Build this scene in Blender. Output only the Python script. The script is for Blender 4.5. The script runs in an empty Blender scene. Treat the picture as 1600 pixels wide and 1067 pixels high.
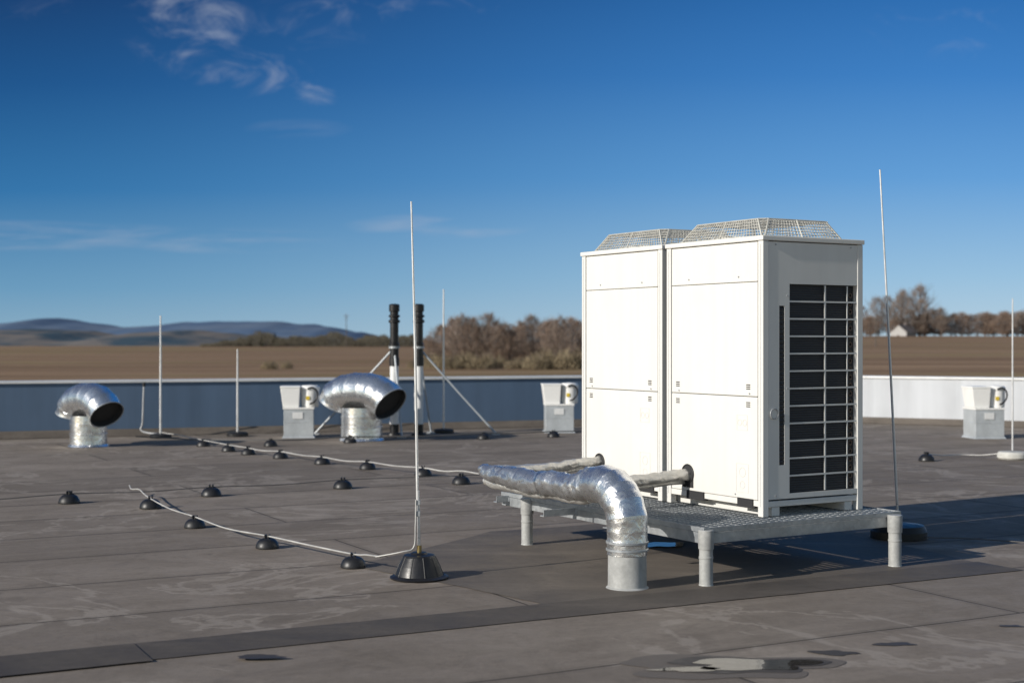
import bpy, math, random
from mathutils import Vector, Matrix, noise
R = random.Random(7)
scene = bpy.context.scene
COL = scene.collection
EYE = 1.36
ROT = math.radians(30.9)

# ------------------------------------------------------------------ node helpers
def setin(n, k, v):
    n.inputs[k].default_value = v
class NT:
    def __init__(s, nt): s.nt = nt
    def n(s, t, **kw):
        nd = s.nt.nodes.new(t)
        for k, v in kw.items(): setattr(nd, k, v)
        return nd
    def l(s, a, b): s.nt.links.new(a, b)
    def put(s, sock, v):
        if isinstance(v, bpy.types.NodeSocket): s.l(v, sock)
        else: sock.default_value = v
    def math(s, op, a, b=0.0, c=None, clamp=False):
        nd = s.n('ShaderNodeMath', operation=op, use_clamp=clamp)
        s.put(nd.inputs[0], a); s.put(nd.inputs[1], b)
        if c is not None: s.put(nd.inputs[2], c)
        return nd.outputs[0]
    def mix(s, f, a, b, blend='MIX'):
        nd = s.n('ShaderNodeMix', data_type='RGBA', blend_type=blend)
        s.put(nd.inputs[0], f)
        s.put(nd.inputs[6], a if isinstance(a, bpy.types.NodeSocket) else (*a[:3], 1))
        s.put(nd.inputs[7], b if isinstance(b, bpy.types.NodeSocket) else (*b[:3], 1))
        return nd.outputs[2]
    def mrange(s, v, a, b, c=0.0, d=1.0, smooth=False):
        nd = s.n('ShaderNodeMapRange')
        if smooth: nd.interpolation_type = 'SMOOTHSTEP'
        s.put(nd.inputs[0], v)
        for i, x in enumerate((a, b, c, d)): nd.inputs[i+1].default_value = x
        return nd.outputs[0]
    def ramp(s, v, stops):
        nd = s.n('ShaderNodeValToRGB'); s.l(v, nd.inputs[0]); e = nd.color_ramp.elements
        while len(e) < len(stops): e.new(.5)
        for el, (p, c) in zip(e, stops): el.position = p; el.color = (*c, 1)
        return nd.outputs[0]
    def noise(s, vec, scale, detail=4, rough=.55, dist=0.0):
        nd = s.n('ShaderNodeTexNoise')
        if vec is not None: s.l(vec, nd.inputs['Vector'])
        setin(nd, 'Scale', scale); setin(nd, 'Detail', detail); setin(nd, 'Roughness', rough); setin(nd, 'Distortion', dist)
        return nd.outputs['Fac']
    def mapping(s, vec, scale=(1,1,1), rot=(0,0,0), loc=(0,0,0)):
        nd = s.n('ShaderNodeMapping')
        s.l(vec, nd.inputs[0]); nd.inputs['Scale'].default_value = scale
        nd.inputs['Rotation'].default_value = rot; nd.inputs['Location'].default_value = loc
        return nd.outputs[0]
    def bump(s, h, strength=.3, dist=.01, nrm=None):
        nd = s.n('ShaderNodeBump'); s.l(h, nd.inputs['Height'])
        setin(nd, 'Strength', strength); setin(nd, 'Distance', dist)
        if nrm is not None: s.l(nrm, nd.inputs['Normal'])
        return nd.outputs[0]

def newmat(name):
    m = bpy.data.materials.new(name); m.use_nodes = True
    k = NT(m.node_tree); b = m.node_tree.nodes['Principled BSDF']
    tc = k.n('ShaderNodeTexCoord')
    return m, k, b, tc.outputs['Object']

def mk(name, col, rough=.5, metal=0.0, var=.2, vs=4.0, bump=0.0, bs=60.0, bd=.003, rvar=.15):
    m, k, b, oc = newmat(name)
    f = k.noise(oc, vs, 6, .65)
    f2 = k.noise(oc, vs*9, 3, .6)
    ff = k.math('ADD', k.math('MULTIPLY', f, .7), k.math('MULTIPLY', f2, .3))
    ff = k.mrange(ff, .3, .7, 1-var, 1+var*.35)
    c = k.n('ShaderNodeVectorMath', operation='SCALE')
    c.inputs[0].default_value = col; k.l(ff, c.inputs['Scale'])
    k.l(c.outputs[0], b.inputs['Base Color'])
    k.l(k.mrange(f, .3, .7, max(rough-rvar, .02), min(rough+rvar, 1)), b.inputs['Roughness'])
    b.inputs['Metallic'].default_value = metal
    if bump:
        k.l(k.bump(k.noise(oc, bs, 4), bump, bd), b.inputs['Normal'])
    return m

M = {}
# unit paint: faint vertical rain streaks and dust
def unitpaint(name, col):
    m, k, b, oc = newmat(name)
    s1 = k.noise(k.mapping(oc, scale=(14,14,.8)), 1, 5, .6); s2 = k.noise(oc, 1.6, 5, .6)
    c = k.mix(k.math('MULTIPLY', k.mrange(s1, .45, .75), .35), col, tuple(x*.86 for x in col))
    c = k.mix(k.math('MULTIPLY', k.mrange(s2, .45, .70), .45), c, tuple(x*y for x, y in zip(col, (.90,.885,.86))))
    sp = k.mrange(k.noise(oc, 60, 3, .6), .70, .76)
    c = k.mix(k.math('MULTIPLY', sp, .25), c, tuple(x*.6 for x in col))
    k.l(c, b.inputs['Base Color']); k.l(k.mrange(s2, .3, .7, .36, .56), b.inputs['Roughness'])
    k.l(k.bump(k.noise(oc, 3, 2), .12, .01), b.inputs['Normal']); return m
M['paint'] = unitpaint('unit_cream_paint', (.755,.74,.70))
M['paint2'] = unitpaint('unit_post_paint', (.71,.705,.68))
M['groove'] = mk('groove_shade_line', (.38,.38,.37), .6)  # grey strip colour paints the shadow lines of the post grooves
M['kline'] = mk('knockout_line', (.60,.59,.56), .6)
M['seam'] = mk('gap_shade_black', (.03,.03,.032), .8)  # near-black fill paints the darkness inside gaps and openings
M['black'] = mk('black_rubber', (.018,.018,.02), .42, 0, .4, 8, .2, 60)
M['wire'] = mk('grey_cream_wire', (.56,.55,.50), .5, 0, .25, 10)
M['pvc'] = mk('grey_white_plastic_pipe', (.43,.435,.425), .5, 0, .4, 6, .1, 30)
M['rodm'] = mk('aluminium_rod', (.74,.74,.74), .35, .4, .2, 6)
M['darkrod'] = mk('weathered_steel_rod', (.42,.43,.44), .45, .3, .2, 6)
M['cable'] = mk('aluminium_cable', (.52,.51,.49), .5, .2, .3, 6)
M['dcable'] = mk('weathered_cable', (.13,.125,.12), .6, .2, .3, 6)
M['flueblack'] = mk('black_flue_plastic', (.010,.010,.012), .4, 0, .3, 5)
M['fluewhite'] = mk('white_flue_plastic', (.80,.80,.79), .35, 0, .15, 5)
M['fanwhite'] = mk('white_fan_housing', (.88,.87,.84), .4, 0, .08, 4)
M['plinth'] = mk('grey_sheet_metal', (.50,.53,.55), .4, .15, .25, 5, .1, 20)
M['yellow'] = mk('yellow_sticker', (.75,.55,.05), .5)
M['concrete'] = mk('concrete', (.58,.57,.53), .85, 0, .3, 14, .4, 80)
M['cap'] = mk('parapet_capping', (.80,.80,.79), .4, .1, .15, 3)
M['bark'] = mk('bark', (.17,.135,.115), .9, 0, .4, 3)
M['twig'] = mk('hazed_bare_twigs', (.31,.22,.165), .9, 0, .40, .35)  # both twig tones lightened and greyed, distance haze put into the colour
M['twig2'] = mk('hazed_grey_twigs', (.27,.21,.17), .9, 0, .40, .35)
M['wood2'] = mk('woodland_twigs', (.12,.105,.075), .9, 0, .5, .1)
M['shrub'] = mk('dry_shrub', (.30,.24,.15), .9, 0, .5, .5)
M['needle'] = mk('conifer_needles', (.03,.05,.03), .9, 0, .5, .5)
M['housewall'] = mk('house_render', (.42,.41,.40), .8, 0, .15, .5)
M['houseroof'] = mk('house_roof_tiles', (.20,.17,.16), .8, 0, .4, 1)
M['glass'] = mk('window_glass', (.04,.05,.06), .1)
M['wood'] = mk('weathered_wood', (.12,.10,.085), .9)

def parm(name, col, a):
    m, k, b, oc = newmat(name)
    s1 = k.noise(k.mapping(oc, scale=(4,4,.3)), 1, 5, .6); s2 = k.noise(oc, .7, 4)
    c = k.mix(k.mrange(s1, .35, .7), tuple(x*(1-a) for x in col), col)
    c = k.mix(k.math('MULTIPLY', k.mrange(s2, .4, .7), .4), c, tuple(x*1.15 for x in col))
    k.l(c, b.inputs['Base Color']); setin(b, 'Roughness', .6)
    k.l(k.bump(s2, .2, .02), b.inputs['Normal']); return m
M['parapet'] = parm('parapet_sheet_painted_shade', (.105,.165,.255), .18)  # dark blue copy of the parapet sheet, wall shade put into the colour
M['parapetlit'] = parm('parapet_sheet_painted_light', (.55,.57,.60), .22)  # pale copy of the parapet sheet, sunlight put into the colour

m, k, b, oc = newmat('galvanised_steel')
v = k.n('ShaderNodeTexVoronoi'); k.l(oc, v.inputs['Vector']); setin(v, 'Scale', 40)
cr = k.mix(k.mrange(k.noise(oc, 5, 5), .35, .7), (.32,.34,.36), (.50,.52,.53))
sep = k.n('ShaderNodeSeparateColor'); k.l(v.outputs['Color'], sep.inputs[0])
cr = k.mix(.25, cr, k.mix(sep.outputs[0], (.28,.30,.32), (.60,.62,.63)))
k.l(cr, b.inputs['Base Color']); setin(b, 'Metallic', .5); k.l(k.mrange(sep.outputs[1], 0, 1, .35, .55), b.inputs['Roughness'])
M['galv'] = m

m, k, b, oc = newmat('coil_fins')
w = k.n('ShaderNodeTexWave', wave_type='BANDS', bands_direction='Z'); k.l(oc, w.inputs['Vector']); setin(w, 'Scale', 22)
k.l(k.mix(w.outputs['Fac'], (.006,.008,.012), (.024,.027,.035)), b.inputs['Base Color'])
setin(b, 'Roughness', .5); k.l(k.bump(w.outputs['Fac'], .5, .004), b.inputs['Normal'])
M['coil'] = m

def foil(name, bigscale, col=(.88,.89,.90), r0=.18, r1=.38, dist=.012, st=.75, vw=.8, metal=.92):
    m, k, b, oc = newmat(name)
    v = k.n('ShaderNodeTexVoronoi', feature='F1'); setin(v, 'Scale', bigscale)
    nz = k.n('ShaderNodeTexNoise'); k.l(oc, nz.inputs['Vector']); setin(nz, 'Scale', bigscale*.6)
    mv = k.n('ShaderNodeVectorMath', operation='ADD'); k.l(oc, mv.inputs[0])
    sc = k.n('ShaderNodeVectorMath', operation='SCALE'); k.l(nz.outputs['Color'], sc.inputs[0]); setin(sc, 'Scale', .12)
    k.l(sc.outputs[0], mv.inputs[1]); k.l(mv.outputs[0], v.inputs['Vector'])
    n2 = k.noise(oc, bigscale*2.5, 4, .6, 1.2)
    h = k.math('ADD', k.math('MULTIPLY', v.outputs['Distance'], vw), k.math('MULTIPLY', n2, .6))
    k.l(k.bump(h, st, dist), b.inputs['Normal'])
    k.l(k.mix(k.mrange(k.noise(oc, 3, 4), .35, .65), tuple(c*.82 for c in col), col), b.inputs['Base Color'])
    setin(b, 'Metallic', metal); k.l(k.mrange(n2, .3, .7, r0, r1), b.inputs['Roughness'])
    return m
M['foil'] = foil('creased_foil', 11, dist=.010, st=.55, r0=.18, r1=.36, vw=.5, metal=.93)
M['foilwrap'] = foil('crinkled_foil_wrap', 12, dist=.011, st=.6, r0=.22, r1=.42, vw=.55, metal=.92)
M['foilbig'] = foil('smooth_foil_duct', 3.6, r0=.18, r1=.32, dist=.020, st=.45, vw=.4, metal=.93)
M['foilold'] = foil('dull_pipe_wrap', 18, (.70,.68,.64), .35, .5, .012, .7, .6, .7)

# roof membrane
m, k, b, oc = newmat('bitumen_roof')
rv = k.mapping(oc, rot=(0,0,-math.radians(28)))
wob = k.n('ShaderNodeTexNoise'); k.l(rv, wob.inputs['Vector']); setin(wob, 'Scale', .8)
wsc = k.n('ShaderNodeVectorMath', operation='SCALE'); k.l(wob.outputs['Color'], wsc.inputs[0]); setin(wsc, 'Scale', .06)
wad = k.n('ShaderNodeVectorMath', operation='ADD'); k.l(rv, wad.inputs[0]); k.l(wsc.outputs[0], wad.inputs[1])
br = k.n('ShaderNodeTexBrick', offset=.37, offset_frequency=2); k.l(wad.outputs[0], br.inputs['Vector'])
setin(br, 'Scale', 1.0); setin(br, 'Brick Width', 5.6); setin(br, 'Row Height', 1.02); setin(br, 'Mortar Size', .009); setin(br, 'Mortar Smooth', .4)
br.inputs['Color1'].default_value = (0,0,0,1); br.inputs['Color2'].default_value = (1,1,1,1); br.inputs['Mortar'].default_value = (.5,.5,.5,1)
bsep = k.n('ShaderNodeSeparateColor'); k.l(br.outputs['Color'], bsep.inputs[0])
# second, wide-line brick: paler/darker welded overlap beside every seam
br2 = k.n('ShaderNodeTexBrick', offset=.37, offset_frequency=2); k.l(wad.outputs[0], br2.inputs['Vector'])
setin(br2, 'Scale', 1.0); setin(br2, 'Brick Width', 5.6); setin(br2, 'Row Height', 1.02); setin(br2, 'Mortar Size', .05); setin(br2, 'Mortar Smooth', .15)
big = k.noise(oc, .45, 6, .65, .4); mid = k.noise(oc, 2.2, 7, .72, .6); fine = k.noise(oc, 240, 2, .6); med = k.noise(oc, 22, 5, .7)
stre = k.noise(k.mapping(rv, scale=(.5, 5, 1)), 1.2, 5, .65)
base = k.mix(k.mrange(big, .35, .65), (.240,.200,.164), (.345,.293,.244))
base = k.mix(k.mrange(mid, .42, .72), base, (.200,.167,.137))
base = k.mix(k.math('MULTIPLY', k.mrange(stre, .45, .75), .40), base, (.405,.348,.292))
base = k.mix(k.math('MULTIPLY', bsep.outputs[0], .55), base, (.150,.126,.104))
base = k.mix(k.math('MULTIPLY', br2.outputs['Fac'], .28), base, (.155,.13,.107))
base = k.mix(k.math('MULTIPLY', k.mrange(med, .45, .70), .25), base, (.12,.10,.083))
base = k.mix(k.math('MULTIPLY', k.mrange(fine, .35, .65), .40), base, k.mix(.5, base, (.05,.045,.04)))
spots = k.mrange(k.noise(oc, 7, 4, .6), .65, .74)
base = k.mix(k.math('MULTIPLY', spots, .40), base, (.09,.077,.066))
stain = k.mrange(k.noise(oc, .9, 7, .68, 1.2), .56, .62)
base = k.mix(k.math('MULTIPLY', stain, .32), base, (.12,.10,.084))
ringn = k.noise(k.mapping(oc, loc=(4,9,0)), .7, 6, .6, .8)
tide = k.math('MULTIPLY', k.mrange(ringn, .53, .545), k.mrange(ringn, .575, .56))
base = k.mix(k.math('MULTIPLY', tide, .35), base, (.42,.37,.32))
base = k.mix(k.math('MULTIPLY', br.outputs['Fac'], .85), base, (.045,.039,.034))
k.l(base, b.inputs['Base Color'])
k.l(k.mrange(mid, .3, .7, .65, .95), b.inputs['Roughness']); setin(b, 'Specular IOR Level', .22)
hh = k.math('SUBTRACT', k.math('ADD', k.math('MULTIPLY', fine, .14), k.math('ADD', k.math('MULTIPLY', mid, .8), k.math('MULTIPLY', med, .1))), k.math('MULTIPLY', br.outputs['Fac'], .5))
k.l(k.bump(hh, .45, .016), b.inputs['Normal'])
M['roof'] = m

def stripmat(name, c1, c2):
    m, k, b, oc = newmat(name)
    mid = k.noise(oc, 1.6, 6, .7, .6); fine = k.noise(oc, 260, 2); med = k.noise(oc, 20, 5, .7)
    s2 = k.noise(k.mapping(oc, scale=(.6,4,1), rot=(0,0,-math.radians(28))), 1.2, 5, .65)
    c = k.mix(k.mrange(mid, .35, .7), c1, c2)
    c = k.mix(k.math('MULTIPLY', k.mrange(s2, .5, .75), .5), c, tuple(x*1.35 for x in c2))
    c = k.mix(k.math('MULTIPLY', k.mrange(med, .45, .7), .3), c, tuple(x*.6 for x in c1))
    c = k.mix(k.math('MULTIPLY', k.mrange(fine, .35, .65), .35), c, (.04,.036,.031))
    k.l(c, b.inputs['Base Color']); k.l(k.mrange(mid, .3, .7, .6, .85), b.inputs['Roughness']); setin(b, 'Specular IOR Level', .3)
    k.l(k.bump(k.math('ADD', mid, k.math('MULTIPLY', fine, .15)), .3, .008), b.inputs['Normal'])
    return m
M['strip'] = stripmat('dark_bitumen_strip', (.085,.072,.061), (.145,.123,.103))
M['sheet'] = stripmat('dark_bitumen_sheet', (.125,.105,.087), (.195,.166,.138))

m, k, b, oc = newmat('puddle_water')
b.inputs['Base Color'].default_value = (.04,.034,.028,1); setin(b, 'Roughness', .05); setin(b, 'IOR', 1.28)
k.l(k.bump(k.noise(oc, 14, 3), .12, .01), b.inputs['Normal'])
M['water'] = m
M['wet'] = mk('wet_bitumen', (.065,.055,.047), .62, 0, .3, 6, .3, 30)
M['wet2'] = mk('damp_bitumen', (.150,.127,.106), .7, 0, .3, 6, .3, 30)

# field
m, k, b, oc = newmat('ploughed_field')
geo = k.n('ShaderNodeSeparateXYZ'); k.l(oc, geo.inputs[0])
st = k.noise(k.mapping(oc, scale=(.006,.16,.1), rot=(0,0,math.radians(6))), 1, 5, .7)
pt = k.noise(k.mapping(oc, scale=(.01,.03,.1)), 1, 4, .6)
fi = k.noise(oc, .5, 3, .7)
c = k.mix(k.mrange(st, .42, .58), (.18,.112,.068), (.37,.250,.155))
c = k.mix(k.math('MULTIPLY', k.mrange(fi, .3, .7), .30), c, (.17,.11,.065))
c = k.mix(k.math('MULTIPLY', k.mrange(pt, .50, .64), .50), c, (.27,.22,.10))
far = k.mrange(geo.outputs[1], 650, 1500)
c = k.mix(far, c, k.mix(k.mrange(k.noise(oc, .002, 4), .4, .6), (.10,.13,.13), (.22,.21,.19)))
k.l(c, b.inputs['Base Color']); setin(b, 'Roughness', 1.0); setin(b, 'Specular IOR Level', .1)
M['field'] = m

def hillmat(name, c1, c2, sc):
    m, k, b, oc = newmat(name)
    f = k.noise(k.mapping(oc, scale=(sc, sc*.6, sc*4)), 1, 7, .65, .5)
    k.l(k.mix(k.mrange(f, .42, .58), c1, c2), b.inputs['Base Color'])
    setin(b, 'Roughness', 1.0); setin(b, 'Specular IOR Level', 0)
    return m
M['hillfar'] = hillmat('far_hill_forest_painted_haze', (.110,.165,.255), (.16,.21,.285), .0022)  # aerial haze painted into the forest colour as blue
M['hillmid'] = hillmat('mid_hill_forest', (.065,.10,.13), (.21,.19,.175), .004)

# ------------------------------------------------------------------ mesh builder
class B:
    def __init__(s): s.v = []; s.f = []; s.sm = []
    def quad(s, pts, smooth=False):
        i = len(s.v); s.v += [tuple(p) for p in pts]; s.f.append(tuple(range(i, i+len(pts)))); s.sm.append(smooth)
    def box(s, a, b):
        x0,y0,z0 = a; x1,y1,z1 = b
        i = len(s.v)
        s.v += [(x0,y0,z0),(x1,y0,z0),(x1,y1,z0),(x0,y1,z0),(x0,y0,z1),(x1,y0,z1),(x1,y1,z1),(x0,y1,z1)]
        for q in ((0,3,2,1),(4,5,6,7),(0,1,5,4),(1,2,6,5),(2,3,7,6),(3,0,4,7)):
            s.f.append(tuple(i+j for j in q)); s.sm.append(False)
    def frustum(s, c, b0, t0, z0, z1, shift=(0,0)):
        i = len(s.v); cx, cy = c
        for (w, d), z, sh in ((b0, z0, (0,0)), (t0, z1, shift)):
            for sx, sy in ((-1,-1),(1,-1),(1,1),(-1,1)):
                s.v.append((cx+sh[0]+sx*w/2, cy+sh[1]+sy*d/2, z))
        for q in ((0,3,2,1),(4,5,6,7),(0,1,5,4),(1,2,6,5),(2,3,7,6),(3,0,4,7)):
            s.f.append(tuple(i+j for j in q)); s.sm.append(False)
    def tube(s, path, rad, seg=12, cap=True, jitter=None, hard=()):
        P = [Vector(p) for p in path]
        if not hasattr(rad, '__len__'): rad = [rad]*len(P)
        n = len(P); rings = []
        T0 = (P[1]-P[0]).normalized()
        ref = Vector((0,0,1)) if abs(T0.z) < .9 else Vector((1,0,0))
        U = T0.cross(ref).normalized()
        for i in range(n):
            T = (P[min(i+1,n-1)]-P[max(i-1,0)])
            if T.length < 1e-9: T = T0
            T.normalize()
            U = (U - T*U.dot(T)).normalized(); W = T.cross(U)
            base = len(s.v)
            pts = []
            for j in range(seg):
                a = 2*math.pi*j/seg
                r = rad[i]
                if jitter: r *= jitter(i, j, a)
                pts.append(tuple(P[i] + U*(r*math.cos(a)) + W*(r*math.sin(a))))
            s.v += pts
            if i in hard: s.v += pts; rings.append((base, base+seg))
            else: rings.append((base, base))
        for i in range(n-1):
            a, c = rings[i][1], rings[i+1][0]
            for j in range(seg):
                j2 = (j+1) % seg
                s.f.append((a+j, a+j2, c+j2, c+j)); s.sm.append(seg > 5)
        if cap:
            for rg, rev in ((rings[0][0], True), (rings[-1][0], False)):
                idx = len(s.v); s.v += [s.v[rg+j] for j in range(seg)]
                q = tuple(range(idx, idx+seg)); s.f.append(q[::-1] if rev else q); s.sm.append(False)
    def lathe(s, prof, c=(0,0), seg=24):
        for (r0,z0),(r1,z1) in zip(prof[:-1], prof[1:]):
            i = len(s.v)
            for r, z in ((r0,z0),(r1,z1)):
                for j in range(seg):
                    a = 2*math.pi*j/seg; s.v.append((c[0]+r*math.cos(a), c[1]+r*math.sin(a), z))
            for j in range(seg):
                j2 = (j+1)%seg; s.f.append((i+j, i+j2, i+seg+j2, i+seg+j)); s.sm.append(True)
    def ring(s, c, r, w, axis='x', seg=20, depth=.003):
        pts = []
        for j in range(seg+1):
            a = 2*math.pi*j/seg
            if axis == 'x': pts.append((c[0], c[1]+r*math.cos(a), c[2]+r*math.sin(a)))
            elif axis == 'y': pts.append((c[0]+r*math.cos(a), c[1], c[2]+r*math.sin(a)))
            else: pts.append((c[0]+r*math.cos(a), c[1]+r*math.sin(a), c[2]))
        s.tube(pts, w, 6, cap=False)
    def obj(s, name, mat, parent=None, bevel=0, loc=None, rotz=None, segs=2):
        me = bpy.data.meshes.new(name); me.from_pydata(s.v, [], s.f); me.update()
        me.polygons.foreach_set('use_smooth', s.sm)
        me.materials.append(mat)
        o = bpy.data.objects.new(name, me); COL.objects.link(o)
        if parent: o.parent = parent
        if loc: o.location = loc
        if rotz is not None: o.rotation_euler = (0,0,rotz)
        if bevel:
            md = o.modifiers.new('bevel', 'BEVEL'); md.width = bevel; md.segments = segs; md.limit_method = 'ANGLE'; md.angle_limit = math.radians(40)
            md.harden_normals = False
        return o

def tag(o, label, cat, group=None):
    o['label'] = label; o['category'] = cat
    if group: o['group'] = group
    return o
def empty(name, loc, rotz=0, label='', cat='', group=None):
    e = bpy.data.objects.new(name, None); e.empty_display_size = .2
    e.location = loc; e.rotation_euler = (0,0,rotz); COL.objects.link(e)
    return tag(e, label, cat, group)
def copy_thing(o, loc, rotz=None, label=None, scale=None):
    c = o.copy(); COL.objects.link(c); c.location = loc
    if rotz is not None: c.rotation_euler = (0,0,rotz)
    if scale: c.scale = scale
    if label: c['label'] = label
    def rec(src, dst):
        for ch in list(src.children):
            if ch is dst: continue
            d = ch.copy(); COL.objects.link(d); d.parent = dst
            d.matrix_parent_inverse = ch.matrix_parent_inverse.copy()
            rec(ch, d)
    rec(o, c)
    return c
def smooth_path(pts, n=8):
    P = [Vector(p) for p in pts]; out = []
    P = [P[0]*2-P[1]] + P + [P[-1]*2-P[-2]]
    for i in range(1, len(P)-2):
        for j in range(n):
            t = j/n; a,b_,c,d = P[i-1],P[i],P[i+1],P[i+2]
            out.append(.5*((2*b_)+(-a+c)*t+(2*a-5*b_+4*c-d)*t*t+(-a+3*b_-3*c+d)*t**3))
    out.append(P[-2]); return out

# ------------------------------------------------------------------ roof + parapet
b = B()
wl = Vector((-26.0, 12.56)); corner = Vector((4.7, 23.97)); wr = Vector((30.0, 9.8))
b.quad([(-26,-14,0),(30,-14,0),(wr.x,wr.y,0),(corner.x,corner.y,0),(wl.x,wl.y,0)])
o = b.obj('roof_surface', M['roof']); o['kind'] = 'structure'

# hand-laid membrane edges are never ruler straight
def strip(name, pts, z=.004, mat='strip', wob=.012, seed=1):
    b = B(); out = []
    n = len(pts)
    for i in range(n):
        a, c = Vector(pts[i]), Vector(pts[(i+1)%n]); L = (c-a).length; m_ = max(1, int(L/.12))
        for j in range(m_):
            p = a.lerp(c, j/m_)
            p += Vector((noise.noise(Vector((p.x*1.7, p.y*1.7, seed))), noise.noise(Vector((p.x*1.7, p.y*1.7, seed+9)))))*wob
            p += Vector((noise.noise(Vector((p.x*9, p.y*9, seed))), noise.noise(Vector((p.x*9, p.y*9, seed+9)))))*wob*.4
            out.append((p.x, p.y, z))
    b.quad(out); o = b.obj(name, M[mat]); o['kind'] = 'structure'; return o
V = Vector((math.cos(math.radians(27.3)), math.sin(math.radians(27.3)))); Wn = Vector((-V.y, V.x))
p0 = Vector((-1.63, 6.06))
def band(a0, a1, w0, w1):
    return [tuple(p0+V*a0+Wn*w0), tuple(p0+V*a1+Wn*w0), tuple(p0+V*a1+Wn*w1), tuple(p0+V*a0+Wn*w1)]
strip('roofing_strip', band(-.05, 5.2, -.06, .30), seed=2)
strip('roofing_strip', band(-6, .08, -.10, .28), .008, seed=4)
strip('roofing_sheet', [(-.95,8.55),(.30,7.20),(2.9,8.54),(1.9,11.2),(-.15,10.1)], .003, 'sheet', .03, 6)

def wallseg(p, q, ztop, label, mat):
    d = (q-p); L = d.length; ang = math.atan2(d.y, d.x)
    e = empty('parapet_wall', (p.x, p.y, 0), ang, label, 'parapet wall', 'parapet walls around the roof')
    b = B(); b.box((0,0,-7.5),(L,.32,ztop-.035)); b.obj('wall_panel', M[mat], e)
    b = B(); b.box((-.02,-.03,ztop-.035),(L+.02,.36,ztop)); b.obj('capping', M['cap'], e, .004)
    b = B(); b.quad([(0,-.16,.006),(L,-.16,.006),(L,-.004,.10),(0,-.004,.10)]); b.obj('upstand', M['sheet'], e)
    return e
wallseg(wl, corner, .79, 'metal-clad roof parapet, its shade painted in as grey-blue, with pale capping', 'parapet')
wallseg(corner, wr, .77, 'roof parapet, its sunlight painted in as pale grey, with white capping', 'parapetlit')

# ------------------------------------------------------------------ puddles
def blob(name, cx, cy, rx, ry, z, mat, seed, rot=0, n=96, amp=.28):
    b = B(); pts = []
    for i in range(n):
        a = 2*math.pi*i/n
        r = 1 + amp*2*noise.noise(Vector((math.cos(a)*1.1+seed*7.1, math.sin(a)*1.1, seed)))+amp*.45*noise.noise(Vector((math.cos(a)*3+seed, math.sin(a)*3, seed)))
        x, y = rx*r*math.cos(a), ry*r*math.sin(a)
        pts.append((cx+x*math.cos(rot)-y*math.sin(rot), cy+x*math.sin(rot)+y*math.cos(rot), z))
    b.quad(pts); o = b.obj(name, M[mat]); o['kind'] = 'structure'; return o
blob('damp_patch', .97, 5.93, .42, .22, .002, 'wet2', 3, amp=.30)
blob('damp_patch', 1.03, 5.95, .30, .145, .0035, 'wet', 3, amp=.34)
blob('puddle', 1.06, 5.955, .235, .105, .005, 'water', 3, amp=.36)
blob('puddle', .72, 5.86, .14, .040, .005, 'water', 31, amp=.3)
blob('damp_patch', 1.40, 6.18, .09, .045, .003, 'wet', 5, amp=.3)
blob('damp_patch', 1.71, 6.36, .085, .035, .003, 'wet', 9, amp=.3)
blob('damp_patch', -1.06, 6.07, .11, .045, .011, 'wet', 12, amp=.3)
blob('damp_patch', 2.37, 6.76, .06, .025, .003, 'wet', 15, amp=.3)
blob('puddle', .98, 9.40, .17, .10, .010, 'water', 21, ROT)

# ------------------------------------------------------------------ steel stand
PT = .32
SA = (1.06, 7.856, 0)
st = empty('steel_platform', SA, ROT, 'low galvanised steel platform with grating on short pipe legs', 'platform')
LX, LY = 1.51, 2.2
b = B()
y = .02
while y < LY-.01:
    b.box((.012, y, PT-.028), (LX-.012, y+.003, PT)); y += .042
x = .03
while x < LX-.02:
    b.box((x, .012, PT-.012), (x+.004, LY-.012, PT-.0015)); x += .06
b.obj('grating', M['galv'], st)
b = B()
ZB = .232
def channel_x(y0, x0, x1, face):
    b.box((x0, y0, ZB), (x1, y0+.007, .292)); s = 1 if face > 0 else -1
    yy = (y0+.007, y0+.05) if s > 0 else (y0-.043, y0)
    b.box((x0, yy[0], .284), (x1, yy[1], .292)); b.box((x0, yy[0], ZB), (x1, yy[1], ZB+.008))
def channel_y(x0, y0, y1, face):
    b.box((x0, y0, ZB), (x0+.007, y1, .292)); s = 1 if face > 0 else -1
    xx = (x0+.007, x0+.05) if s > 0 else (x0-.043, x0)
    b.box((xx[0], y0, .284), (xx[1], y1, .292)); b.box((xx[0], y0, ZB), (xx[1], y1, ZB+.008))
channel_x(.006, .0, LX, 1); channel_x(LY-.007, .0, LX, -1); channel_x(LY*.5, .055, LX-.055, 1)
channel_y(.006, .058, LY-.052, 1); channel_y(LX-.013, .058, LY-.052, -1)
channel_y(.62, .058, LY-.052, 1); channel_y(1.27, .058, LY-.052, 1)
b.box((-.004, -.004, PT-.024), (LX+.004, -.0005, PT+.003)); b.box((-.004, -.0005, PT-.024), (-.0005, LY+.004, PT+.003))
b.box((LX+.0005, -.0005, PT-.024), (LX+.004, LY+.004, PT+.003))
b.obj('frame', M['galv'], st, .0015)
for (lx, ly) in ((.025,.012),(1.425,-.040),(-.005,1.86),(1.46,2.1)):
    b = B()
    b.lathe([(0,.001),(.042,.001),(.040,.006),(.0385,.010),(.038,.215)], (0,0), 24)
    b.lathe([(.038,.205),(.043,.205),(.044,.245),(.044,.306),(.041,.310),(0,.310)], (0,0), 24)
    b.lathe([(.0385,.150),(.0405,.152),(.0405,.162),(.0385,.164)], (0,0), 24)
    b.obj('leg', M['pvc'], st, loc=(lx, ly, 0))
for yy, l in ((2.10,.10),(1.28,.24),(.62,.22)):
    b = B(); b.box((-l, yy, .262),(-.006, yy+.045, .268)); b.box((-l, yy, .268),(-.006, yy+.005, .305))
    b.obj('pipe_bracket', M['galv'], st, .001)

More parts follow.
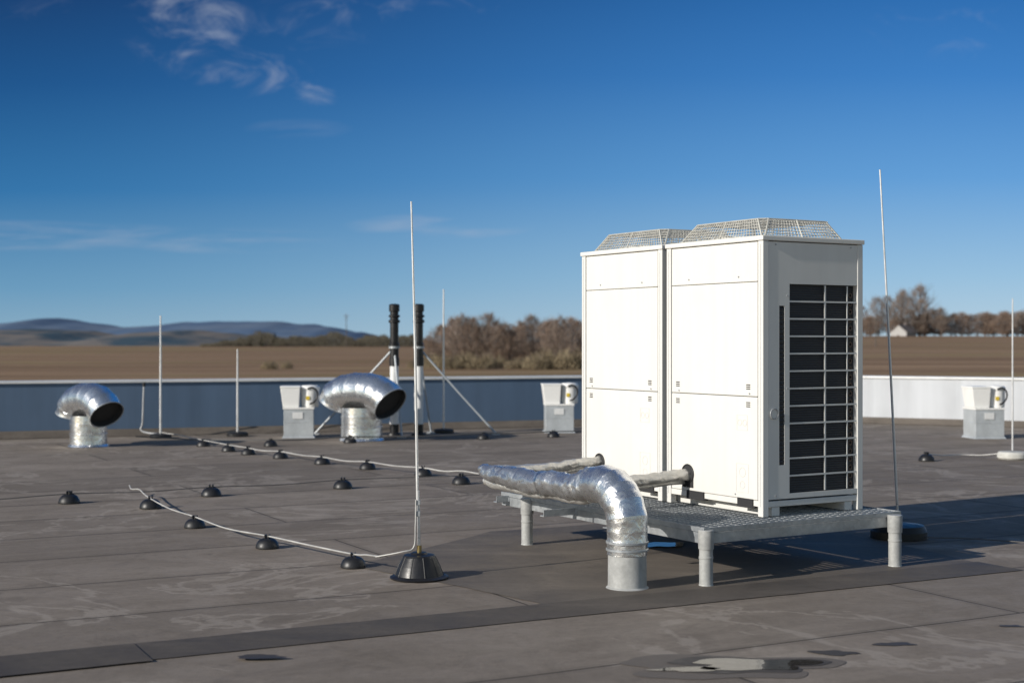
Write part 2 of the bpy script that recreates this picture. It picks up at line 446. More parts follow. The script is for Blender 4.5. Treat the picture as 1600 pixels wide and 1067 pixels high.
# ------------------------------------------------------------------ condenser unit
D, W, HT = .80, .93, 1.65
CX = (1.468, 8.32, PT+.002)
un = empty('condenser_unit', CX, ROT, 'tall cream outdoor air conditioning unit with side coil grille', 'air conditioner', 'outdoor air conditioning units on the steel platform')
P = .045
b = B()
for (x0,y0) in ((0,0),(D-P,0),(0,W-P),(D-P,W-P)):
    b.box((x0,y0,.0),(x0+P,y0+P,HT-.03))
b.box((P+.001,.006,.055),(D-P-.001,W-.006,.09))
b.box((.08,.012,.0),(.14,W-.012,.054)); b.box((D-.14,.012,.0),(D-.08,W-.012,.054))
b.obj('casing_frame', M['paint2'], un, .004)
b = B()
b.box((-.008,-.008,HT-.0285),(D+.008,W+.008,HT)); b.obj('lid', M['paint'], un, .005)
b = B(); b.box((.029, P+.001, .06),(.032, W-P-.001, HT-.04)); b.box((D*.25, .07,.10),(D-.09,.09,HT-.30)) 
b.obj('inner_shell', M['seam'], un)
def fpanel(z0, z1, nm):
    b = B(); b.box((.0025, P+.007, z0),(.028, W-P-.007, z1)); return b.obj(nm, M['paint'], un, .004)
fpanel(1.383, HT-.034, 'top_panel')
up = fpanel(.705, 1.3795, 'upper_panel'); lo = fpanel(.095, .701, 'lower_panel')
for yy in (P*.5, W-P*.5):
    b = B(); b.box((-.0012, yy-.001, .06),(.002, yy+.001, HT-.05)); b.obj('press_line', M['groove'], un)
for yy in (.115, W-.135):
    for z0, pa in ((.745, up), (.64, lo)):
        b = B()
        for q in range(3): b.box((.0008, yy, z0+q*.012),(.0022, yy+.036, z0+q*.012+.006))
        b.obj('louvre', M['seam'], pa)
for yy, zz in ((.22,1.415),(.70,1.415),(.12,.72),(.80,.72),(.25,.115),(.72,.115)):
    b = B(); b.tube([(.003,yy,zz),(-.002,yy,zz)], .0055, 10); b.obj('screw', M['darkrod'], un)
def kno(y0,y1,z0,z1,circs):
    b = B()
    t=.0012; x0,x1=.0012,.0022
    b.box((x0,y0,z0),(x1,y1,z0+t)); b.box((x0,y0,z1),(x1,y1+t,z1+t)); b.box((x0,y0,z0+t),(x1,y0+t,z1)); b.box((x0,y1,z0),(x1,y1+t,z1))
    for cy_,cz_,r_ in circs: b.ring((.002,cy_,cz_),r_,.0012)
    b.obj('knockout_plate', M['kline'], lo)
kno(.13,.24,.13,.30,((.185,.25,.028),(.185,.175,.022)))
kno(.14,.235,.50,.59,((.165,.545,.018),(.21,.545,.018)))
b = B(); b.box((-.0015,.655,.115),(.0018,.765,.205)); b.tube([(-.0016,.71,.205),(.0018,.71,.205)], .055, 24); b.obj('pipe_opening', M['seam'], lo)
b = B(); b.ring((-.002,.71,.20),.058,.004); b.obj('opening_edge', M['black'], lo)
for y0,y1 in ((.09,.23),(.55,.72)):
    b = B(); b.box((-.0015,y0,.045),(.03,y1,.098)); b.box((.0,y0-.02,.05),(.02,y0,.06)); b.obj('base_slot', M['seam'], un)
for ya, yb in ((P+.001,.088),(.232,.548),(.722,W-P-.001)):
    b = B(); b.box((.004,ya,.058),(.027,yb,.0925)); b.obj('kick_plate', M['paint'], un, .002)
G0 = .208
def side(yf, sgn, nm):
    yo = yf; yi = yf + sgn*.016
    ya, yb = min(yo+sgn*.003, yi), max(yo+sgn*.003, yi)
    b = B()
    b.box((P+.001, ya, .10),(.128, yb, HT-.034))
    b.box((.128, ya, 1.24),(.170, yb, HT-.034)); b.box((.128, ya, .10),(.170, yb, .30))
    b.box((.170, ya, .10),(G0, yb, HT-.034))
    b.box((G0, ya, 1.37),(D-P-.001, yb, HT-.034)); b.box((G0, ya, .10),(D-P-.001, yb, .13))
    return b.obj(nm, M['paint2'], un)
for yf, sg in ((0,1),(W,-1)):
    side(yf, sg, 'side_panel')
    b = B(); z0, z1 = .13, 1.37; n = 12; g0, g1 = G0, D-P
    yc0, yc1 = (yf+.006, yf+.010) if sg > 0 else (yf-.010, yf-.006)
    for i in range(1, n):
        z = z0+(z1-z0)*i/n; b.box((g0+.0005, yc0, z-.005),(g1-.0005, yc1, z+.005))
    for xg, ww in ((.495,.006),(.676,.004)):
        for i in range(n):
            za = z0+(z1-z0)*i/n+.0052; zb = z0+(z1-z0)*(i+1)/n-.0052
            b.box((xg-ww, yc0+.0005, za),(xg+ww, yc1-.0005, zb))
    b.obj('side_grille', M['paint2'], un)
    b = B(); pv = None
    for i in range(69):
        z = .301+i*.0137; yy_ = (yc0 if i % 2 else yc1)
        cur = ((.129,yy_,z),(.169,yy_,z))
        if pv: b.quad([pv[0],pv[1],cur[1],cur[0]])
        pv = cur
    b.obj('slot_louvre', M['coil'], un)
b = B()
b.box((.209,.024,.10),(.690,.045,1.40)); b.box((.12,.019,.28),(.19,.023,1.26))
b.box((D-.075,.075,.10),(D-.055,W-.05,1.40)); b.box((.209,W-.045,.10),(.690,W-.024,1.40)); b.box((.12,W-.023,.28),(.19,W-.019,1.26))
b.box((.690,.036,.10),(.752,.050,1.40))
b.obj('coil', M['coil'], un)
b = B()
for i in range(24):
    z = .16+i*.05; b.ring((.722,.030,z),.013,.0035,'y',12)
b.obj('coil_bend', mk('copper_bend',(.16,.12,.10),.4,.6), un)
b = B()
for i in range(1, 12):
    z = .135+1.225*i/12; b.box((D-.012, P+.001, z-.006),(D-.003, W-P-.001, z+.006))
b.box((D-.016,P+.001,1.36),(D-.003,W-P-.001,HT-.034)); b.box((D-.016,P+.001,.10),(D-.003,W-P-.001,.135))
b.obj('rear_grille', M['paint'], un)
b = B(); b.ring((.085,-.003,.604),.030,.0035,'y'); b.obj('cable_port', M['darkrod'], un)
b = B(); b.tube([(.085,-.001,.604),(.085,.004,.604)], .026, 20); b.obj('port_plug', M['paint2'], un)
for xx, zz in ((.10,1.60),(.70,1.60),(.10,.12),(.19,.75),(.19,1.30)):
    b = B(); b.tube([(xx,.004,zz),(xx,-.001,zz)], .005, 8); b.obj('screw', M['darkrod'], un)
# fan guard: boxy welded-wire cage with steep sides
def octo(x0, x1, y0, y1, ch, z):
    return [Vector(p+(z,)) for p in ((x0+ch,y0),(x1-ch,y0),(x1,y0+ch),(x1,y1-ch),(x1-ch,y1),(x0+ch,y1),(x0,y1-ch),(x0,y0+ch))]
GH = HT+.112
lo8 = octo(.055,.690,.06,W-.07,.015,HT+.004); hi8 = octo(.10,.645,.115,W-.15,.045,GH)
r = .0023
b = B()
for i in range(7):
    t = i/6; ring = [a.lerp(c, t) for a, c in zip(lo8, hi8)]
    for j in range(8): b.tube([ring[j], ring[(j+1)%8]], r if 0<i<6 else .0045, 4, cap=False)
for j in range(8):
    a0,a1,c0,c1 = lo8[j],lo8[(j+1)%8],hi8[j],hi8[(j+1)%8]
    n = max(1, int((a1-a0).length/.026))
    for i in range(n): b.tube([a0.lerp(a1,i/n), c0.lerp(c1,i/n)], r if i and i != n//2 else .006, 4, cap=False)
for i in range(17):
    x = .11+.525*(i+.5)/17
    b.tube([(x,.115,GH),(x,W-.15,GH)], r, 4, cap=False)
for i in range(7):
    y = .13+(W-.29)*(i+.5)/7; b.tube([(.10,y,GH-.004),(.645,y,GH-.004)], .003, 4, cap=False)
b.obj('fan_guard', M['wire'], un)
cx, cy = .372, W/2
b = B(); b.lathe([(.30,HT+.001),(.305,HT+.018),(.297,HT+.018),(.295,HT+.001)], (cx,cy), 40); b.obj('fan_shroud', M['paint2'], un)
b = B(); b.lathe([(0,HT+.006),(.292,HT+.006)], (cx,cy), 40); b.obj('fan_throat', M['seam'], un)
b = B(); b.lathe([(.07,HT+.008),(.07,HT+.03),(0,HT+.035)], (cx,cy), 24)
for i in range(4):
    a = i*math.pi/2+.3
    def pt(r_, da, z): return (cx+r_*math.cos(a+da), cy+r_*math.sin(a+da), HT+z)
    b.quad([pt(.06,-.3,.010), pt(.27,-.35,.009), pt(.28,.35,.020), pt(.06,.5,.025)], True)
b.obj('fan', M['black'], un)

dy = W+.048
ux = (CX[0]-math.sin(ROT)*dy, CX[1]+math.cos(ROT)*dy, CX[2])
copy_thing(un, ux, label='second cream outdoor air conditioning unit standing behind its twin')

# ------------------------------------------------------------------ pipework
def loc2w(s_, t_, z):
    return Vector((SA[0]+s_*math.cos(ROT)-t_*math.sin(ROT), SA[1]+s_*math.sin(ROT)+t_*math.cos(ROT), z))
d0 = Vector((.633, 7.81, 0))
du = empty('foil_duct', d0, 0, 'foil-wrapped duct elbow rising from a grey roof sleeve', 'duct')
b = B(); b.lathe([(0,.003),(.118,.003),(.114,.007),(.107,.012),(.106,.20),(.10,.205)], (0,0), 40); b.obj('sleeve', M['pvc'], du)
ud = Vector((-math.sin(ROT), math.cos(ROT), 0))
kp = [(Vector((0,0,.185)), .110), (Vector((0,0,.255)), .114)]
rb = .215; zb = .335
kp.append((Vector((0,0,zb-.02)), .112))
NS = 5
for i in range(1, NS+1):
    a = math.radians(90*(i-.35)/NS*1.06); a = min(a, math.radians(90))
    kp.append((Vector((0,0,zb)) + ud*(rb*(1-math.cos(a))) + Vector((0,0,rb*math.sin(a))), .115 if i < NS else .111))
end = Vector((0,0,zb)) + ud*rb + Vector((0,0,rb))
kp.append((end + ud*.11 + Vector((0,0,-.012)), .102))
P2, R2, HD = [], [], []
for i in range(len(kp)-1):
    (a,ra),(c,rc) = kp[i],kp[i+1]
    HD.append(len(P2))
    for j in range(5):
        t = j/5; P2.append(a.lerp(c,t)); bulge = 1-.02*math.sin(math.pi*t); R2.append((ra*(1-t)+rc*t)*bulge)
P2.append(kp[-1][0]); R2.append(kp[-1][1])
jf = lambda amp, sc, sd: (lambda i,j,a: 1+amp*noise.noise(Vector((math.cos(a)*sc, math.sin(a)*sc, i*.28+sd)))+amp*.6*noise.noise(Vector((math.cos(a)*sc*2.3, math.sin(a)*sc*2.3, i*.7+sd))))
b = B(); b.tube(P2, R2, 48, True, jf(.025,1.6,2), hard=set(HD[1:])); b.obj('elbow', M['foil'], du)
for zz in (.205,.245):
    b = B(); b.lathe([(.112,zz),(.1175,zz+.003),(.1175,zz+.012),(.112,zz+.015)], (0,0), 40); b.obj('tape_band', M['galv'], du)
S = d0 + end + ud*.09
E = loc2w(-.318, 1.90, .49)
pp = [S - d0, S - d0 + ud*.12+Vector((0,0,-.03))]
L = E - S
for t, zz in ((.2,-.05),(.35,-.045),(.5,-.062),(.65,-.058),(.8,-.052),(.92,-.055)):
    q = S + L*t; q.z = S.z + zz; pp.append(q - d0)
pp.append(E - d0 + Vector((0,0,.02)))
rr = [.098,.086,.068,.075,.066,.070,.058,.052,.042]
SP = smooth_path(pp, 10); RR = []
for i in range(len(SP)):
    f = i/10; a = min(int(f), len(rr)-2); RR.append(rr[a]*(1-(f-a))+rr[a+1]*(f-a))
b = B(); b.tube(SP, RR, 36, True, jf(.18,1.3,9)); b.obj('wrapped_bundle', M['foilwrap'], du)
b = B(); q = [p - Vector((.02,.0,.072)) + Vector((.05*math.cos(ROT),.05*math.sin(ROT),0)) for p in SP[8:]]
b.tube(q, .030, 20, True, jf(.16,1.4,4)); b.obj('wrapped_pipe', M['foilold'], du)
def branch(tloc, z0, z1, send, rr0):
    a = loc2w(.60, tloc, z0)-d0; c = loc2w(.25, tloc+.01, (z0+z1)/2-.012)-d0; e_ = loc2w(send, tloc+.02, z1)-d0
    P_ = smooth_path([a, a.lerp(c,.5)+Vector((0,0,.004)), c, c.lerp(e_,.5)+Vector((0,0,-.008)), e_], 12)
    b = B(); b.tube(P_, rr0, 24, True, jf(.28,1.6,tloc*5)); b.obj('branch_pipe', M['foilold'], du)
    P_ = [p+Vector((.0,.045,-.045)) for p in P_]
    b = B(); b.tube(P_, rr0*.5, 16, True, jf(.1,1.3,tloc*5)); b.obj('branch_pipe', M['foilold'], du)
branch(.19+.71, .515, .505, -.34, .034)
branch(.19+.978+.71, .53, .505, -.30, .031)

# ------------------------------------------------------------------ lightning rods
def rod(name, x, y, top, base, r=.008, lean=(0,0), label='', group='lightning rods on the roof', mat='rodm'):
    e = empty(name, (x,y,0), 0, label, 'lightning rod', group)
    b0 = .1
    if base == 'cone':
        b = B(); b.lathe([(0,.004),(.165,.004),(.168,.012),(.150,.020),(.138,.022),(.118,.075),(.094,.125),(.086,.135),(.05,.140),(.04,.150),(0,.152)], (0,0), 40)
        for i in range(10):
            a = 2*math.pi*i/10
            c_, s_ = math.cos(a), math.sin(a)
            b.tube([(.138*c_,.138*s_,.02),(.116*c_,.116*s_,.075),(.090*c_,.090*s_,.128)], .0045, 6)
        b.obj('base', M['black'], e)
        b = B(); b.tube([(0,0,.14),(0,0,.19)], .014, 12); b.obj('socket', mk('brass_socket',(.35,.27,.12),.4,.7), e)
        b = B(); b.tube([(0,0,.15),(lean[0]*.15,0,.50)], .009, 10)
        b.obj('lower_rod', M['rodm'], e)
        for z0_, z1_ in ((.355,.385),(.42,.445)):
            b = B(); b.box((-.012,-.014,z0_),(.012,.014,z1_)); b.obj('clamp', M['galv'], e, .002, loc=(lean[0]*.12,0,0))
        b = B(); b.tube(smooth_path([(-.012+lean[0]*.12,-.016,.45),(-.02,-.018,.3),(-.03,-.02,.18),(-.10,-.03,.155),(-.25,.02,.12)],8), .0045, 8); b.obj('bonding_wire', M['cable'], e)
        b0 = .45
    elif base == 'disc':
        b = B(); b.lathe([(0,.003),(.155,.003),(.17,.02),(.17,.06),(.15,.085),(.05,.09),(0,.09)], (0,0), 32); b.obj('base', M['concrete'], e)
    elif base == 'block':
        b = B(); b.lathe([(0,.003),(.19,.003),(.19,.05),(.17,.09),(.06,.10),(0,.10)], (0,0), 28); b.obj('base', M['black'], e)
    else:
        b = B(); b.lathe([(0,.003),(.15,.003),(.15,.04),(.13,.06),(.03,.07),(0,.07)], (0,0), 20); b.obj('base', M['black'], e); b0=.06
    b = B(); b.tube([(lean[0]*b0/top,lean[1]*b0/top,b0),(lean[0]*.5,lean[1]*.5,top*.5+b0*.5),(lean[0],lean[1],top)], [r,r*.9,r*.6], 10); b.obj('rod', M[mat], e)
    return e
rod('lightning_rod', -.53, 8.12, 2.15, 'cone', .0085, (-.045,0), 'tall aluminium lightning rod in a black weighted cone base')
rod('lightning_rod', 2.66, 9.78, 2.53, 'block', .009, (-.13,0), 'tall thin leaning lightning rod behind the steel platform', mat='rodm')
rod('lightning_rod', 5.72, 16.25, 1.835, 'disc', .011, (0,0), 'lightning rod standing in a pale concrete disc')
rod('lightning_rod', -4.88, 19.75, 1.70, 'flat', .017, (0,0), 'lightning rod near the shaded parapet wall')
rod('lightning_rod', -3.88, 20.1, 1.23, 'flat', .016, (0,0), 'short lightning rod near the shaded parapet wall')
rod('lightning_rod', -1.0, 20.8, 2.1, 'flat', .016, (0,0), 'lightning rod beside the black flue stacks')
e = empty('bent_conductor', (-5.17,19.9,0), 0, 'short bent grey conductor rod rising from the roof', 'conductor rod')
b = B(); b.tube(smooth_path([(.35,-.1,.05),(.1,-.03,.06),(-.02,0,.10),(0,0,.2),(.01,0,.45),(.02,0,.74)],6), .014, 8); b.obj('rod', M['darkrod'], e)
b = B(); b.tube([(.02,0,.71),(.02,0,.77)], .022, 8); b.obj('cap', M['black'], e)

# ------------------------------------------------------------------ cable holders and cables
ch = empty('cable_holder', (-.95,8.51,0), 0, 'small black plastic cable holder block on the roof', 'cable holder', 'black cable holders on the roof')
b = B(); b.tube([(0,0,.0025),(0,0,.010),(0,0,.020),(0,0,.034),(0,0,.048),(0,0,.059),(0,0,.066),(0,0,.0675)], [.076,.077,.0745,.070,.061,.048,.030,.012], 28)
b.obj('weight', M['black'], ch)
for x0_ in (-.016,.007):
    b = B(); b.box((x0_,-.018,.062),(x0_+.009,.018,.090)); b.obj('clip', M['black'], ch, .002)
holders = [(-1.60,9.30),(-2.30,10.31),(-2.92,11.49),(-3.69,11.85),(-2.62,12.39),(-1.55,13.03),(-.48,13.43),
 (-.89,14.25),(-1.52,14.96),(-2.08,15.58),(-2.66,16.34),(-3.13,16.88),(-3.46,17.37),(-3.09,18.2),(-2.14,18.8),(-.39,19.5),(.58,19.9),(4.66,15.99),(-3.95,18.2)]
for i, (x, y) in enumerate(holders):
    s_ = 1.0 if y < 11 else 1.15
    copy_thing(ch, (x,y,0), R.uniform(-.5,.5), scale=(s_,s_,s_))
def cable(pts, mat, label, r=.0055, sag=.02):
    P_ = []
    for i, p in enumerate(pts):
        P_.append(Vector(p))
        if i < len(pts)-1:
            q = Vector(p).lerp(Vector(pts[i+1]), .5); q += Vector((R.uniform(-.02,.02), R.uniform(-.03,.03), -sag*R.random())); P_.append(q)
    b = B(); b.tube(smooth_path(P_, 5), r, 8); o = b.obj('grounding_cable', M[mat]); tag(o, label, 'cable', 'grounding cables across the roof'); return o
z = .080
cable([(-.75,8.14,.12),(-.95,8.51,z),(-1.60,9.30,z),(-2.30,10.31,z),(-2.92,11.49,z),(-3.2,12.2,z),(-3.35,12.45,.09)], 'cable', 'pale aluminium grounding cable running to the lightning rod', .0055)
cable([(-7.5,9.9,z),(-4.75,11.3,z),(-3.69,11.85,z),(-2.62,12.39,z),(-1.55,13.03,z),(-.48,13.43,z),(-.1,13.65,z)], 'dcable', 'dull dark grounding cable on black holders', .004)
cable([(-.1,13.6,z),(-.48,13.9,z),(-.89,14.25,z),(-1.52,14.96,z),(-2.08,15.58,z),(-2.66,16.34,z),(-3.13,16.88,z),(-3.46,17.37,z),(-3.95,18.2,z),(-4.5,19.2,z),(-4.85,19.7,z)], 'cable', 'pale grounding cable leading to the parapet rods', .007)
cable([(-5.0,18.9,z),(-3.09,18.2,z),(-2.14,18.8,z),(-.39,19.5,z),(.58,19.9,z),(3,20.5,z)], 'dcable', 'dark grounding cable running along the parapet', .008)
cable([(2.6,9.75,.03),(3.1,9.6,.02),(4.3,9.0,.02),(6,8.2,.02)], 'dcable', 'thin grounding cable on the roof beyond the platform', .004)
cable([(5.6,16.3,.06),(5.2,16.5,.03),(4.66,15.99,z)], 'cable', 'short pale cable beside the concrete rod base', .007)

# ------------------------------------------------------------------ roof vents
def vent(x, y, sc, rot, label, keys, RB, RR_):
    e = empty('vent_duct', (x,y,0), rot, label, 'roof vent', 'double-ended foil roof vents')
    q = RR_
    b = B(); b.lathe([(q+.03,.004),(q+.015,.03),(q+.005,.035),(q,.16),(q+.009,.162),(q+.009,.180),(q,.183),(q,.30),(q+.007,.302),(q+.007,.315),(q,.317),(q-.004,.42)], (0,0), 40); b.obj('riser', M['foilbig'], e)
    K = [Vector((a,0,c)) for a, c in keys]
    pts, rads, HD = [], [], []
    for i in range(len(K)-1):
        HD.append(len(pts))
        for j in range(4):
            t = j/4; pts.append(K[i].lerp(K[i+1], t)); rads.append(RB*(1.0+(.016 if j == 0 else 0)))
    pts.append(K[-1]); rads.append(RB*1.02); rads[0] = RB*1.02
    b = B(); b.tube(pts, rads, 44, False, jf(.012,1.2,x), hard=set(HD[1:])); b.obj('hood', M['foilbig'], e)
    for pi, nx in ((0,2),(-1,-3)):
        c_ = pts[nx]; T = (K[1]-K[0]).normalized() if pi == 0 else (K[-1]-K[-2]).normalized()
        b = B(); b.tube([c_-T*.003, c_+T*.003], RB*.92, 32); b.obj('opening', M['seam'], e)
        c_ = pts[pi]
        b = B()
        side_ = Vector((0,1,0)); upv = T.cross(side_)
        ring = [c_+side_*(RB*1.02*math.cos(a))+upv*(RB*1.02*math.sin(a)) for a in [2*math.pi*i/32 for i in range(33)]]
        b.tube(ring, .008, 6, False); b.obj('rim', M['galv'], e)
        b = B(); b.tube([pts[nx], c_], [RB*.93,RB*.985], 32, False); b.obj('mouth_shade', M['seam'], e)  # black inner tube and disc paint the shade inside the hollow mouth
    e.scale = (sc,sc,sc)
    return e
vent(-5.42, 18.2, .94, math.radians(-44), 'silver foil roof vent with a curved double-ended hood',
     [(-.41,.42),(-.38,.52),(-.28,.59),(-.12,.63),(.08,.635),(.24,.61),(.37,.55),(.48,.45)], .228, .245)
vent(-2.04, 19.3, 1.06, math.radians(-38), 'large silver foil roof vent beside the flue stacks',
     [(-.45,.46),(-.40,.545),(-.28,.60),(-.10,.625),(.12,.625),(.28,.60),(.40,.55),(.50,.475)], .236, .262)

# ------------------------------------------------------------------ small roof fans
def rfan(x, y, rot, label):
    e = empty('roof_fan', (x,y,0), rot, label, 'roof fan', 'white exhaust fans on metal plinths')
    b = B(); b.frustum((0,0),(.46,.46),(.42,.42),.002,.03); b.box((-.205,-.205,.0301),(.205,.205,.40)); b.box((-.208,-.208,.215),(.208,.208,.228))
    b.obj('plinth', M['plinth'], e, .004)
    b = B(); b.box((-.215,-.215,.401),(.215,.215,.425)); b.obj('base_plate', M['fanwhite'], e, .004)
    b = B(); b.frustum((-.105,-.02),(.22,.32),(.27,.35),.4255,.69,(-.01,0)); b.frustum((-.115,-.02),(.28,.36),(.28,.36),.6905,.72); b.obj('intake_hood', M['fanwhite'], e, .008)
    b = B(); b.lathe([(.115,.4256),(.125,.45),(.130,.66),(.137,.665),(.137,.70),(.11,.725),(0,.735)], (.155,-.03), 28); b.obj('motor_housing', M['fanwhite'], e)
    b = B(); b.tube(smooth_path([(.12,-.17,.68),(.19,-.175,.70),(.25,-.17,.65),(.255,-.17,.57),(.21,-.175,.50),(.15,-.18,.47)],6), .012, 8); b.obj('cable_hose', M['black'], e)
    b = B(); b.box((.10,-.166,.53),(.15,-.155,.58)); b.obj('sticker', M['yellow'], e)
    b = B(); b.box((-.08,-.2135,.27),(.06,-.2085,.36)); b.obj('access_plate', M['cap'], e, .002)
    return e
rfan(-2.98, 19.9, .12, 'white roof exhaust fan on a grey plinth beside the vents')
rfan(.69, 21.0, .05, 'white roof exhaust fan on a grey plinth near the condenser units')
rfan(6.55, 19.75, .1, 'white roof exhaust fan on a grey plinth by the sunlit parapet')

# ------------------------------------------------------------------ flue stacks
def flue(x, y, label, braces):
    e = empty('flue_stack', (x,y,0), 0, label, 'flue pipe', 'black and white flue stacks')
    b = B(); b.lathe([(.11,.003),(.10,.03),(.062,.04),(.062,.16)], (0,0), 24); b.obj('base_flashing', M['flueblack'], e)
    b = B(); b.lathe([(.062,.16),(.066,.162),(.066,.20),(.061,.205),(.061,.55),(.066,.552),(.066,.60),(.061,.605),(.061,1.0)], (0,0), 24); b.obj('white_pipe', M['fluewhite'], e)
    b = B(); b.lathe([(.060,.99),(.072,.99),(.072,1.10),(.064,1.11),(.064,1.24),(.072,1.25),(.072,1.31),(.061,1.32),(.061,1.60),(.082,1.61),(.082,1.64),(.060,1.65),(.060,1.68),(.082,1.69),(.082,1.71),(.060,1.72),(.060,1.76),(.076,1.77),(.076,1.86),(.05,1.875),(0,1.875)], (0,0), 24); b.obj('black_pipe', M['flueblack'], e)
    b = B(); b.lathe([(.073,1.24),(.079,1.24),(.079,1.27),(.073,1.27)], (0,0), 24); b.obj('clamp_band', M['galv'], e)
    for (bx,by) in braces:
        b = B(); b.tube([(0,0,1.25),(bx*.5,by*.5,.63),(bx,by,.02)], .015, 8); b.box((bx-.06,by-.06,.003),(bx+.06,by+.06,.02)); b.obj('brace', M['plinth'], e)
    return e
flue(-1.68, 20.3, 'black and white flue stack braced with steel struts', [(-1.15,.15),(.15,-.55)])
flue(-1.33, 20.3, 'second black and white flue stack with a long steel brace', [(1.10,.1),(.15,.45)])

# ------------------------------------------------------------------ terrain
def sstep(a, b_, x):
    t = max(0, min(1, (x-a)/(b_-a))); return t*t*(3-2*t)
def tz(x, y):
    kk = x/max(y, 40)
    zt = -.9 + 3.5*sstep(.03, .24, kk)
    if y < 500: z = -7 + (zt+7)*max(y,0)/500
    else: z = zt + (-28-zt)*sstep(520, 1300, y)
    z += .5*noise.noise(Vector((x*.004, y*.004, 3)))*min(1, max(y,0)/300)
    return z
b = B()
ys = [-60,0,25,50,80,120,160,200,240,280,320,360,400,440,470,490,500,510,525,550,600,680,800,1000,1300,1800,2600,4000,6500,10000,16000]
nk = 160
for y in ys:
    for i in range(nk+1):
        kk = -1.6+3.2*i/nk; x = kk*(abs(y)+90); b.v.append((x, y, tz(x, y)))
for j in range(len(ys)-1):
    for i in range(nk):
        a = j*(nk+1)+i; b.f.append((a, a+1, a+nk+2, a+nk+1)); b.sm.append(True)
o = b.obj('terrain', M['field']); o['kind'] = 'structure'

def hills(name, Y0, prof, depth, mat, seed, namp):
    b = B(); nk = 420; rows = 14
    def el(kx):
        px = kx*2222+800
        for (x0,e0),(x1,e1) in zip(prof[:-1], prof[1:]):
            if x0 <= px <= x1:
                t = (px-x0)/(x1-x0); t = t*t*(3-2*t); return e0+(e1-e0)*t
        return prof[0][1] if px < prof[0][0] else prof[-1][1]
    for j in range(rows+1):
        u = j/rows; y = Y0-depth+2*depth*u
        for i in range(nk+1):
            kx = -.62+1.24*i/nk; x = kx*Y0
            top = EYE+el(kx)/2222*Y0
            bell = math.sin(math.pi*u)**1.0
            n_ = noise.noise(Vector((x*.0016+seed, y*.0016, seed)))*.6+noise.noise(Vector((x*.006+seed, y*.006, seed)))*.3+noise.noise(Vector((x*.02, y*.02, seed)))*.12
            b.v.append((x, y, -40+(top+40)*bell+n_*namp*bell))
    for j in range(rows):
        for i in range(nk):
            a = j*(nk+1)+i; b.f.append((a, a+1, a+nk+2, a+nk+1)); b.sm.append(True)
    o = b.obj(name, M[mat]); o['kind'] = 'structure'
far = [(-600,8),(-300,22),(-100,20),(0,22),(50,28),(88,33),(130,26),(200,19),(245,22),(300,27),(360,29),(430,29),(480,24),(520,20),(560,12),(610,0),(660,-6),(2200,-6)]
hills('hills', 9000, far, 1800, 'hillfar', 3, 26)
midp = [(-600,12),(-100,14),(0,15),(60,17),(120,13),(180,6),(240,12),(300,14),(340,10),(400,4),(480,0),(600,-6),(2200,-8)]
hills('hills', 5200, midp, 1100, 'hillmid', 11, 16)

# ------------------------------------------------------------------ trees (10 m prototypes)
def tree_mesh(seed, h, spread, twigmat, ntw=2500, zlow=.04, tww=.031):
    rr = random.Random(seed)
    t = B(); c = B()
    trunk = [Vector((0,0,-.5))]
    for i in range(1, 7):
        trunk.append(Vector((rr.uniform(-.03,.03)*h, rr.uniform(-.03,.03)*h, h*.85*i/6)))
    t.tube(trunk, [h*.020*(1-.14*i) for i in range(7)], 6)
    def env(f):
        u = (f-zlow)/(1-zlow)
        return spread*max(.08, math.sin(math.pi*min(1, max(0, u))**.75)**.55) if 0 <= u <= 1 else 0
    for li in range(22):
        f = .10+.72*(li+.5)/22; p = Vector(trunk[0]).lerp(trunk[-1], min(1, f/.85))
        ang = li*2.4+rr.uniform(-.4,.4); ll = env(min(.95,f+.12))*rr.uniform(.75,1.1)
        d = Vector((math.cos(ang), math.sin(ang), rr.uniform(.5,1.3))).normalized()
        q = p + d*ll*1.15; mid_ = p.lerp(q,.5)+Vector((0,0,-.04*ll))
        t.tube([p, mid_, q], [h*.007, h*.0045, h*.0015], 5)
        for sb in range(6):
            g = .3+.7*sb/5; pb = p.lerp(q, g)
            d2 = (d+Vector((rr.gauss(0,.5), rr.gauss(0,.5), rr.gauss(.3,.3)))).normalized(); qb = pb + d2*ll*.45
            t.tube([pb, qb], [h*.003, h*.001], 3)
    n = 0
    while n < ntw:
        f = zlow+(1.0-zlow)*rr.random(); a = rr.uniform(0,2*math.pi); e_ = env(f)
        lump = .85+.65*noise.noise(Vector((math.cos(a)*1.6+seed*3, math.sin(a)*1.6, f*4)))
        rd = e_*lump*rr.random()**.5
        p = Vector((math.cos(a)*rd, math.sin(a)*rd, f*h*(.93+.12*noise.noise(Vector((math.cos(a)*1.2, math.sin(a)*1.2, seed*5.0))))))
        if noise.noise(p*.7+Vector((seed*9,0,0))) < -.08: 
            if rr.random() < .9: n += .3; continue
        out = Vector((math.cos(a)*.6, math.sin(a)*.6, .7+.6*f))
        d = (out+Vector((rr.gauss(0,.35), rr.gauss(0,.35), rr.gauss(0,.3)))).normalized()
        l = rr.uniform(.5,1.6); s_ = d.cross(Vector((rr.uniform(-1,1), rr.uniform(-1,1), rr.uniform(-1,1)))).normalized()*tww*rr.uniform(.6,1.5)
        c.quad([p-s_, p+s_, p+d*l]); n += 1
    e = empty('bare_tree', (0,0,0))
    t.obj('trunk', M['bark'], e); c.obj('crown', M[twigmat], e)
    return e
variants = [tree_mesh(1,10,3.7,'twig'), tree_mesh(2,10,4.2,'twig2'), tree_mesh(3,10,3.3,'twig'), tree_mesh(4,10,4.0,'twig2'),
            tree_mesh(6,10,3.6,'twig2',1500,.22,.036), tree_mesh(8,10,4.3,'twig2',1700,.20,.036)]
tr = random.Random(5)
used = [False]*6
